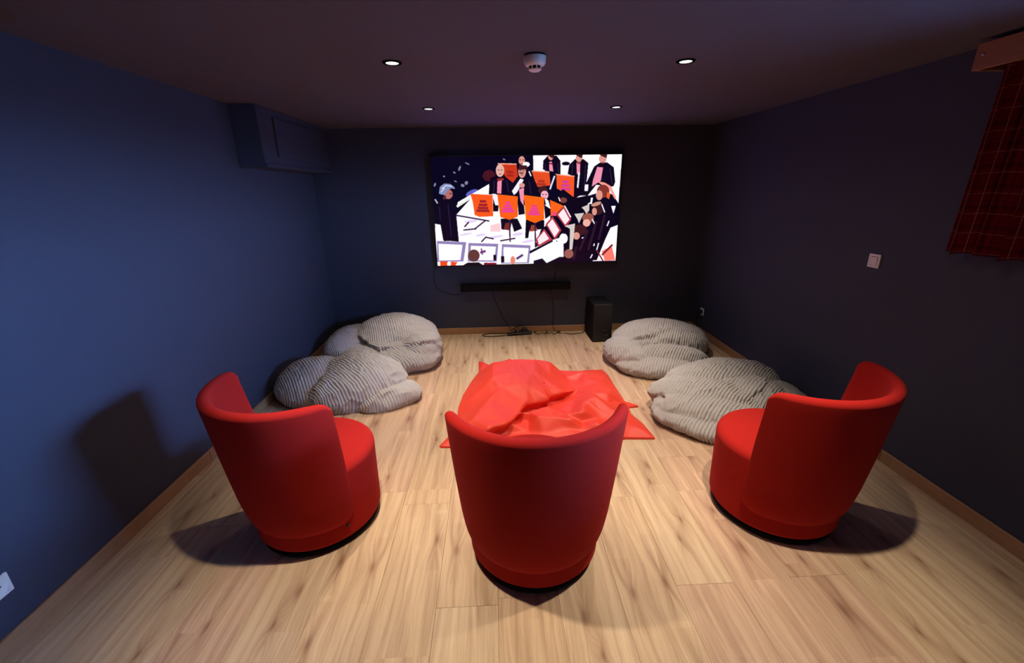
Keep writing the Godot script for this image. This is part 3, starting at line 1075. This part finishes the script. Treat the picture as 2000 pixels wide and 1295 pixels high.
func build_red_beanbag() -> void:
	var c := Vector2(0.34, 2.95)
	var o := thing("floor_beanbag", "big crumpled red nylon floor beanbag in the middle of the room", "beanbag", at(c.x, 0, c.y))
	var edge := [Vector2(-0.17, 3.758), Vector2(-0.07, 3.63), Vector2(0.10, 3.56), Vector2(0.34, 3.54), Vector2(0.52, 3.46), Vector2(0.72, 3.44), Vector2(0.933, 3.459), Vector2(0.955, 3.344), Vector2(0.953, 3.136), Vector2(0.956, 2.967), Vector2(0.958, 2.862), Vector2(1.044, 2.782), Vector2(0.962, 2.772), Vector2(0.945, 2.672), Vector2(0.985, 2.539), Vector2(1.005, 2.353), Vector2(0.817, 2.366), Vector2(0.6, 2.30), Vector2(0.25, 2.29), Vector2(-0.1, 2.33), Vector2(-0.382, 2.352), Vector2(-0.324, 2.48), Vector2(-0.294, 2.687), Vector2(-0.296, 2.856), Vector2(-0.273, 3.059), Vector2(-0.219, 3.308), Vector2(-0.162, 3.501)]
	# heights of the slack cloth where its folds break: x, depth, height
	var brk := [-0.170, 3.758, 0.012, -0.092, 3.634, 0.05, -0.162, 3.501, 0.012, -0.219, 3.308, 0.012, -0.273, 3.059, 0.012, -0.296, 2.856, 0.012, -0.294, 2.687, 0.012, -0.382, 2.352, 0.012, -0.324, 2.394, 0.03, -0.036, 3.328, 0.17, 0.139, 3.297, 0.205, 0.314, 3.295, 0.2, 0.450, 3.324, 0.16, 0.500, 3.359, 0.1, 0.515, 3.394, 0.05, -0.036, 2.988, 0.19, 0.126, 3.017, 0.215, 0.291, 3.058, 0.2, 0.419, 3.084, 0.13, 0.195, 2.855, 0.2, 0.040, 2.842, 0.17, -0.119, 3.029, 0.13, -0.200, 2.965, 0.075, -0.235, 2.845, 0.05, -0.075, 2.695, 0.14, 0.314, 2.887, 0.155, 0.150, 2.765, 0.135, 0.307, 2.816, 0.13, 0.448, 2.933, 0.115, 0.527, 2.971, 0.08, 0.614, 2.993, 0.05, -0.107, 2.460, 0.135, -0.179, 2.523, 0.11, -0.004, 2.502, 0.13, 0.099, 2.652, 0.115, -0.248, 2.498, 0.08, -0.142, 2.395, 0.06, 0.789, 3.425, 0.03, 0.851, 3.300, 0.06, 0.739, 3.263, 0.085, 0.711, 3.150, 0.08, 0.570, 3.226, 0.06, 0.651, 3.191, 0.04, 0.576, 3.156, 0.045, 0.730, 3.118, 0.085, 0.665, 3.041, 0.05, 0.601, 2.966, 0.035, 0.564, 2.816, 0.06, 0.690, 2.827, 0.11, 0.789, 3.043, 0.09, 0.903, 3.221, 0.05, 0.870, 2.909, 0.08, 0.933, 2.832, 0.02, 0.351, 2.854, 0.075, 0.219, 2.596, 0.1, 0.446, 2.569, 0.09, 0.331, 2.691, 0.085, 0.500, 2.627, 0.055, 0.612, 2.682, 0.12, 0.692, 2.737, 0.13, 0.813, 2.818, 0.11, 0.565, 2.553, 0.11, 0.692, 2.565, 0.05, 0.793, 2.732, 0.07, 0.888, 2.795, 0.05, 0.819, 2.607, 0.07, 0.184, 2.614, 0.1, 0.259, 2.495, 0.135, 0.376, 2.482, 0.13, 0.478, 2.469, 0.12, 0.644, 2.433, 0.095, 0.202, 2.569, 0.035, 0.383, 2.526, 0.045, 0.561, 2.522, 0.04, 0.072, 2.526, 0.09, 0.098, 2.490, 0.07, 0.193, 2.460, 0.025, 0.296, 2.393, 0.05, 0.438, 2.430, 0.06, 0.549, 2.430, 0.04, 0.867, 2.492, 0.045, 0.951, 2.504, 0.03, 0.972, 2.402, 0.035, 0.892, 2.439, 0.055, 0.823, 2.363, 0.015, 0.703, 2.386, 0.06, 0.637, 2.389, 0.03, 0.036, 2.452, 0.022, 0.134, 2.602, 0.022, 0.180, 2.705, 0.022, 0.248, 2.731, 0.022, 0.327, 2.756, 0.022, 0.397, 2.825, 0.022, 0.478, 2.883, 0.022, 0.547, 2.931, 0.022]
	var p2 := PackedVector2Array()
	var hs := PackedFloat32Array()
	for k in range(0, brk.size(), 3):
		p2.append(Vector2(brk[k], brk[k + 1]))
		hs.append(brk[k + 2])
	for e: Vector2 in edge:
		var near := false
		for p in p2:
			near = near or p.distance_to(e) < 0.015
		if not near:
			p2.append(e)
			hs.append(0.012)
	var tri := Geometry2D.triangulate_delaunay(p2)
	var nt := tri.size() / 3
	var nu := 420
	var nv := 110
	var n := FastNoiseLite.new()
	n.seed = 4
	n.frequency = 1.0
	var pts := PackedVector3Array()
	pts.resize(nu * nv)
	var last := 0
	for k in nu:
		var a := TAU * k / nu
		var d := Vector2(cos(a), sin(a))
		var reach := 0.2
		for e in edge.size():
			var hit = Geometry2D.segment_intersects_segment(c, c + d * 3.0, edge[e], edge[(e + 1) % edge.size()])
			if hit != null:
				reach = maxf(reach, c.distance_to(hit))
		for r in nv:
			var f := minf(float(r) / (nv - 2), 1.0)
			var p := c + d * reach * f
			var w := p + Vector2(n.get_noise_2d(p.x * 5.0, p.y * 5.0), n.get_noise_2d(p.x * 5.0 + 30.0, p.y * 5.0)) * 0.008 * (1.0 - f)
			var h := 0.012
			for j in nt:
				var t := (j + last) % nt
				var q0 := p2[tri[t * 3]]
				var q1 := p2[tri[t * 3 + 1]]
				var q2 := p2[tri[t * 3 + 2]]
				var den := (q1 - q0).cross(q2 - q0)
				if absf(den) < 1e-9:
					continue
				var u := (w - q0).cross(q2 - q0) / den
				var v := (q1 - q0).cross(w - q0) / den
				if u >= -0.001 and v >= -0.001 and u + v <= 1.002:
					h = hs[tri[t * 3]] * (1.0 - u - v) + hs[tri[t * 3 + 1]] * u + hs[tri[t * 3 + 2]] * v
					last = t
					break
			h += (n.get_noise_2d(p.x * 6.0, p.y * 2.0) * 0.006 + (0.4 - absf(n.get_noise_2d(p.x * 9.0 + 5.0, p.y * 9.0))) * 0.004) * smoothstep(1.0, 0.85, f)
			pts[r * nu + k] = Vector3(p.x - c.x, maxf(h, 0.008), -(p.y - c.y))
	# cloth cannot bend at a point: round the breaks a little
	for turn in 3:
		var was := pts.duplicate()
		for r in range(1, nv - 2):
			for k in nu:
				var m := 0.0
				for dk in [-1, 0, 1]:
					for dr in [-1, 0, 1]:
						m += was[(r + dr) * nu + (k + dk + nu) % nu].y
				pts[r * nu + k].y = m / 9.0
	# the hump's right edge hangs over the slack cloth
	var lip := [Vector2(-0.107, 2.460), Vector2(-0.004, 2.502), Vector2(0.099, 2.652), Vector2(0.150, 2.765), Vector2(0.307, 2.816), Vector2(0.448, 2.933), Vector2(0.527, 2.971)]
	for k in nu * (nv - 3):
		var p := Vector2(pts[k].x + c.x, -pts[k].z + c.y)
		var near := 9.0
		for j in lip.size() - 1:
			near = minf(near, p.distance_to(Geometry2D.get_closest_point_to_segment(p, lip[j], lip[j + 1])))
		if near < 0.2:
			var far := exp(-near * near / 0.0049) * smoothstep(0.03, 0.12, pts[k].y)
			pts[k] += Vector3(0.045, -0.012, 0.065) * far
	for k in nu:
		pts[(nv - 1) * nu + k].y = 0.001
	var s := Shape.new()
	s.grid(pts, nu, nv, true, 1.0)
	part("cover", s.mesh(), M.nylon, o)


# ---------------------------------------------------------------- sound

func build_soundbar_and_subwoofer() -> void:
	var o := thing("soundbar", "long black soundbar mounted on the wall below the television", "soundbar", at(0.228, 0.541, ZB))
	part("body", span(Vector3(-0.575, -0.039, 0.015), Vector3(0.575, 0.039, 0.085), 0.006), M.black_matte, o)
	part("grille", span(Vector3(-0.560, -0.030, 0.084), Vector3(0.560, 0.028, 0.087), 0.001), M.black_matte, o)
	for sx in [-1.0, 1.0]:
		part("end_cap", span(Vector3(sx * 0.575, -0.040, 0.014), Vector3(sx * 0.594, 0.040, 0.087), 0.005), M.black_matte, o)
		part("wall_bracket", span(Vector3(sx * 0.38 - 0.03, -0.03, 0.0), Vector3(sx * 0.38 + 0.03, 0.03, 0.016), 0.001), M.black_matte, o)
	var w := 0.205
	var s := thing("subwoofer", "black upright subwoofer box standing on the floor by the back wall", "subwoofer", at(1.108, 0, 4.37), 0.02)
	part("cabinet", span(Vector3(-w / 2, 0.008, -0.17), Vector3(w / 2, 0.412, 0.165), 0.004), M.black_matte, s)
	var fp := part("front_panel", span(Vector3(-w / 2 + 0.004, 0.012, 0.165), Vector3(w / 2 - 0.004, 0.408, 0.172), 0.002), M.black, s)
	var port := Shape.new()
	var prof := [Vector2(0.036, 0.0), Vector2(0.036, 0.004), Vector2(0.031, 0.005), Vector2(0.026, 0.001), Vector2(0.024, -0.006)]
	port.lathe(prof, 32)
	var pp := part("bass_port", port.mesh(), M.black, fp, Vector3(0.035, 0.10, 0.1725), Vector3(PI / 2, 0, 0))
	pp.set_meta("label", "round bass port")
	var disc := Shape.new()
	disc.lathe([Vector2(0.0264, 0.001), Vector2(0.0005, 0.001)], 32)
	part("port_throat", disc.mesh(), mat(rgb(4, 4, 5), 0.9), fp, Vector3(0.035, 0.10, 0.1725), Vector3(PI / 2, 0, 0))
	for sx in [-1.0, 1.0]:
		for sz in [-0.14, 0.135]:
			var f := Shape.new()
			f.lathe([Vector2(0.012, 0.0), Vector2(0.012, 0.009)], 12)
			part("foot", f.mesh(), M.rubber, s, Vector3(sx * 0.08, 0, sz))


# ---------------------------------------------------------------- switches, sockets, detector, curtain

func socket(called: String, label: String, where: Vector3, turn: float) -> Node3D:
	# faces local +z
	var o := thing(called, label, "socket", where, turn)
	var s := Shape.new()
	s.box(Vector3(-0.040, -0.040, 0.0), Vector3(-0.024, 0.040, 0.009), 0.003)
	s.box(Vector3(0.024, -0.040, 0.0), Vector3(0.040, 0.040, 0.009), 0.003)
	s.box(Vector3(-0.026, 0.024, 0.0), Vector3(0.026, 0.040, 0.009), 0.003)
	s.box(Vector3(-0.026, -0.040, 0.0), Vector3(0.026, -0.024, 0.009), 0.003)
	part("cover_plate", s.mesh(), M.white, o)
	var w := Shape.new()
	w.lathe([Vector2(0.033, 0.0085), Vector2(0.0325, 0.0096), Vector2(0.0215, 0.0098), Vector2(0.0205, 0.002), Vector2(0.0005, 0.002)], 32)
	var well := part("recess", w.mesh(), M.white, o, Vector3.ZERO, Vector3(PI / 2, 0, 0))
	for sx in [-1.0, 1.0]:
		var h := Shape.new()
		h.lathe([Vector2(0.003, 0.0), Vector2(0.003, 0.0035), Vector2(0.0005, 0.0035)], 10)
		part("contact_hole", h.mesh(), M.black, well, Vector3(sx * 0.0095, 0, 0))
	return o


func build_small_things() -> void:
	socket("wall_socket", "white power socket low on the blue left wall at the picture's edge", at(XL, 0.247, 1.213), PI / 2)
	socket("wall_socket", "power socket with a black plug low on the right wall in the far corner", at(XR, 0.253, 4.37), -PI / 2)
	var pg := thing("power_plug", "black plug in the socket low on the right wall in the far corner", "plug", at(XR - 0.004, 0.253, 4.37), -PI / 2)
	var b := Shape.new()
	b.lathe([Vector2(0.019, 0.0), Vector2(0.019, 0.022), Vector2(0.015, 0.034), Vector2(0.008, 0.042), Vector2(0.0005, 0.043)], 20)
	part("body", b.mesh(), M.rubber, pg, Vector3.ZERO, Vector3(PI / 2, 0, 0))
	var cb := Shape.new()
	cb.tube(smooth_path([Vector3(0, 0, 0.038), Vector3(-0.008, -0.03, 0.046), Vector3(-0.02, -0.10, 0.035), Vector3(-0.035, -0.17, 0.022), Vector3(-0.05, -0.22, 0.026), Vector3(-0.08, -0.246, 0.03)]), 0.0042)
	part("cable", cb.mesh(), M.rubber, pg)
	# light switch
	var sw := thing("light_switch", "white rocker light switch on the right wall", "light switch", at(XR, 1.113, 2.424), -PI / 2)
	var fr := Shape.new()
	fr.box(Vector3(-0.040, -0.040, 0.0), Vector3(-0.025, 0.040, 0.009), 0.003)
	fr.box(Vector3(0.025, -0.040, 0.0), Vector3(0.040, 0.040, 0.009), 0.003)
	fr.box(Vector3(-0.027, 0.025, 0.0), Vector3(0.027, 0.040, 0.009), 0.003)
	fr.box(Vector3(-0.027, -0.040, 0.0), Vector3(0.027, -0.025, 0.009), 0.003)
	part("cover_plate", fr.mesh(), M.white, sw)
	part("rocker", span(Vector3(-0.0235, -0.0235, 0.0), Vector3(0.0235, 0.0235, 0.011), 0.002), M.white, sw, Vector3.ZERO, Vector3(0.05, 0, 0))
	# smoke detector
	var sd := thing("smoke_detector", "round white smoke detector on the ceiling between the downlights", "smoke detector", at(0.213, HC, 2.236))
	var base := Shape.new()
	base.lathe([Vector2(0.0005, -0.008), Vector2(0.046, -0.008), Vector2(0.046, 0.0)], 48)
	part("base", base.mesh(), M.black_matte, sd)
	var body := Shape.new()
	body.lathe([Vector2(0.028, -0.046), Vector2(0.034, -0.047), Vector2(0.044, -0.042), Vector2(0.050, -0.032), Vector2(0.051, -0.008), Vector2(0.046, -0.008)], 48)
	part("body", body.mesh(), M.white, sd)
	var chamber := Shape.new()
	chamber.lathe([Vector2(0.0005, -0.056), Vector2(0.024, -0.056), Vector2(0.024, -0.040)], 32)
	var vents := part("vent_chamber", chamber.mesh(), M.black, sd)
	for k in 8:
		var a := TAU * k / 8 + 0.2
		part("vent_rib", box_mesh(Vector3(0.005, 0.016, 0.006), 0.001), M.white, vents, Vector3(0.0275 * sin(a), -0.053, 0.0275 * cos(a)), Vector3(0, a, 0))
	var cap := Shape.new()
	cap.lathe([Vector2(0.0005, -0.067), Vector2(0.020, -0.066), Vector2(0.029, -0.061), Vector2(0.030, -0.058), Vector2(0.0005, -0.057)], 40)
	part("cap", cap.mesh(), M.white, sd)
	# pelmet: a wooden box over the window
	var p := thing("pelmet", "pine pelmet box above the red tartan curtain", "pelmet", at(XR, 2.003, 1.05))
	var bm := board_mesh(Vector3(0.02, 0.104, 1.98))
	var front := part("front_board", bm, M.pine, p, Vector3(-0.130, 0.052, 0))
	part("top_board", span(Vector3(-0.12, 0.086, -0.97), Vector3(0, 0.104, 0.97), 0.002), M.pine, p)
	for s in [-1.0, 1.0]:
		part("end_board", span(Vector3(-0.12, 0.0, s * 0.99), Vector3(0, 0.104, s * 0.97), 0.002), M.pine, p)
	var kn := Shape.new()
	kn.lathe([Vector2(0.006, 0.0), Vector2(0.006, 0.002), Vector2(0.0005, 0.0025)], 14)
	part("screw", kn.mesh(), M.metal, front, Vector3(-0.010, 0.006, -0.955), Vector3(0, 0, PI / 2))
	part("curtain_rail", span(Vector3(-0.085, 0.074, -0.96), Vector3(-0.065, 0.086, 0.96), 0.002), M.metal, p)
	curtain()


func curtain() -> void:
	var o := thing("curtain", "dark red tartan curtain with pale check lines hanging at the window", "curtain", at(XR - 0.075, 1.235, 1.73))
	var nu := 260
	var nv := 40
	var sz := 128
	var im := Image.create(sz, sz, false, Image.FORMAT_RGB8)
	var red := rgb(114, 10, 23)
	im.fill(red)
	im.fill_rect(Rect2i(0, 40, sz, 26), rgb(92, 7, 20))
	for y in sz:
		for x in range(40, 66):
			im.set_pixel(x, y, im.get_pixel(x, y).darkened(0.28))
	im.fill_rect(Rect2i(0, 10, sz, 3), rgb(160, 112, 96))
	im.fill_rect(Rect2i(10, 0, 3, sz), rgb(160, 112, 96))
	im.fill_rect(Rect2i(0, 90, sz, 2), rgb(40, 6, 26))
	im.fill_rect(Rect2i(90, 0, 2, sz), rgb(40, 6, 26))
	var m := mat(Color.WHITE, 0.95, 0.25)
	m.albedo_texture = ImageTexture.create_from_image(im)
	var pts := PackedVector3Array()
	var uv := PackedVector2Array()
	var top := 0.84
	for r in nv:
		var v := float(r) / (nv - 1)
		for c in nu:
			var u := float(c) / (nu - 1)
			var amp := lerpf(0.042, 0.022, v)
			var w := u * TAU * 5.3 + sin(u * 9.0) * 0.7
			var z := lerpf(0.24, -0.225 - 0.02 * (1.0 - v), 1.0 - u) + sin(w * 2.0) * 0.006
			pts.append(Vector3(sin(w) * amp + 0.006 * sin(u * 31.0) * (1.0 - v), v * (top - 0.0) - 0.008 * (1.0 - v) * sin(w * 0.5), z))
			uv.append(Vector2(u * 1.05 / 0.085, v * top / 0.085))
	var s := Shape.new()
	s.grid(pts, nu, nv, false, 1.0, uv)
	# the back of the cloth, a millimetre and a half behind
	var back := PackedVector3Array()
	for k in pts.size():
		back.append(pts[k] - s.n[k] * 0.0015)
	s.grid(back, nu, nv, false, -1.0, uv)
	var cloth := part("cloth", s.mesh(), m, o)
	var hem := Shape.new()
	var row := PackedVector3Array()
	for c in nu:
		row.append(pts[c] + Vector3(0, 0.002, 0))
	hem.tube(row, 0.003, 6)
	part("hem", hem.mesh(), mat(rgb(84, 7, 18), 0.95, 0.25), cloth)


# ---------------------------------------------------------------- cables

func cable(called: String, label: String, pts: Array, radius := 0.0035) -> void:
	var first: Vector3 = pts[0]
	var low := first
	for p: Vector3 in pts:
		if p.y < low.y:
			low = p
	var o := thing(called, label, "cable", low)
	var rel := []
	for p: Vector3 in pts:
		rel.append(p - low)
	var s := Shape.new()
	s.tube(smooth_path(rel), radius)
	part("sheath", s.mesh(), M.rubber, o)


func build_cables() -> void:
	var w := ZB - 0.006
	cable("screen_cable", "black cable drooping from the television's left corner to the soundbar", [at(-0.60, 0.79, w - 0.008), at(-0.63, 0.76, w), at(-0.652, 0.65, w), at(-0.63, 0.535, w), at(-0.56, 0.49, w), at(-0.46, 0.46, w), at(-0.385, 0.46, w), at(-0.34, 0.50, w - 0.012)])
	cable("screen_cable", "short black cable from the television down to the soundbar's right half", [at(0.69, 0.79, w - 0.008), at(0.687, 0.75, w), at(0.665, 0.67, w), at(0.655, 0.585, w - 0.004), at(0.652, 0.56, w - 0.006)])
	cable("soundbar_cable", "thin black cable slanting from the soundbar down to the power strip", [at(-0.04, 0.505, w - 0.012), at(-0.02, 0.46, w), at(0.02, 0.33, w), at(0.08, 0.19, w), at(0.14, 0.085, w - 0.004), at(0.16, 0.06, w - 0.02), at(0.165, 0.035, w - 0.035)], 0.003)
	cable("soundbar_cable", "thin black cable hanging from the soundbar's right half to the floor", [at(0.615, 0.505, w - 0.012), at(0.622, 0.45, w), at(0.645, 0.33, w), at(0.650, 0.20, w), at(0.640, 0.09, w), at(0.655, 0.05, w - 0.02), at(0.69, 0.006, w - 0.06), at(0.74, 0.004, w - 0.10)], 0.003)
	# power strip with its plugs
	var ps := thing("power_strip", "black power strip with plugs on the floor below the soundbar", "power strip", at(0.262, 0, 4.515), 0.16)
	part("body", span(Vector3(-0.14, 0.0, -0.026), Vector3(0.14, 0.030, 0.026), 0.006), M.black, ps)
	for k in 3:
		var pl := Shape.new()
		pl.lathe([Vector2(0.018, 0.0), Vector2(0.018, 0.02), Vector2(0.012, 0.032), Vector2(0.0005, 0.034)], 18)
		part("plug", pl.mesh(), M.rubber, ps, Vector3(-0.045 + 0.06 * k, 0.029, 0))
	part("adapter", span(Vector3(0.03, 0.03, -0.022), Vector3(0.085, 0.075, 0.022), 0.005), M.black, ps)
	cable("floor_cable", "black cable lying in a flat loop left of the power strip", [at(0.15, 0.012, 4.49), at(0.05, 0.006, 4.475), at(-0.06, 0.006, 4.465), at(-0.135, 0.006, 4.49), at(-0.145, 0.006, 4.53), at(-0.08, 0.006, 4.565), at(0.04, 0.006, 4.562), at(0.13, 0.012, 4.54)], 0.0045)
	cable("floor_cable", "black cable leaning up from the power strip against the skirting board", [at(0.17, 0.040, 4.53), at(0.20, 0.062, 4.55), at(0.25, 0.085, 4.578), at(0.28, 0.095, 4.594)], 0.0055)
	var coil := []
	for k in 27:
		var a := k * 0.62
		coil.append(at(0.40 + k * 0.0135 + 0.028 * cos(a), 0.006 + 0.008 * (k % 3), 4.525 + 0.036 * sin(a)))
	cable("floor_cable", "tangled black cable coiled right of the power strip", coil, 0.004)
	cable("floor_cable", "black cable running along the floor to the subwoofer", [at(0.76, 0.006, 4.52), at(0.80, 0.005, 4.49), at(0.85, 0.005, 4.475), at(0.91, 0.005, 4.49), at(0.96, 0.005, 4.50), at(0.99, 0.010, 4.535), at(1.05, 0.03, 4.552)], 0.004)
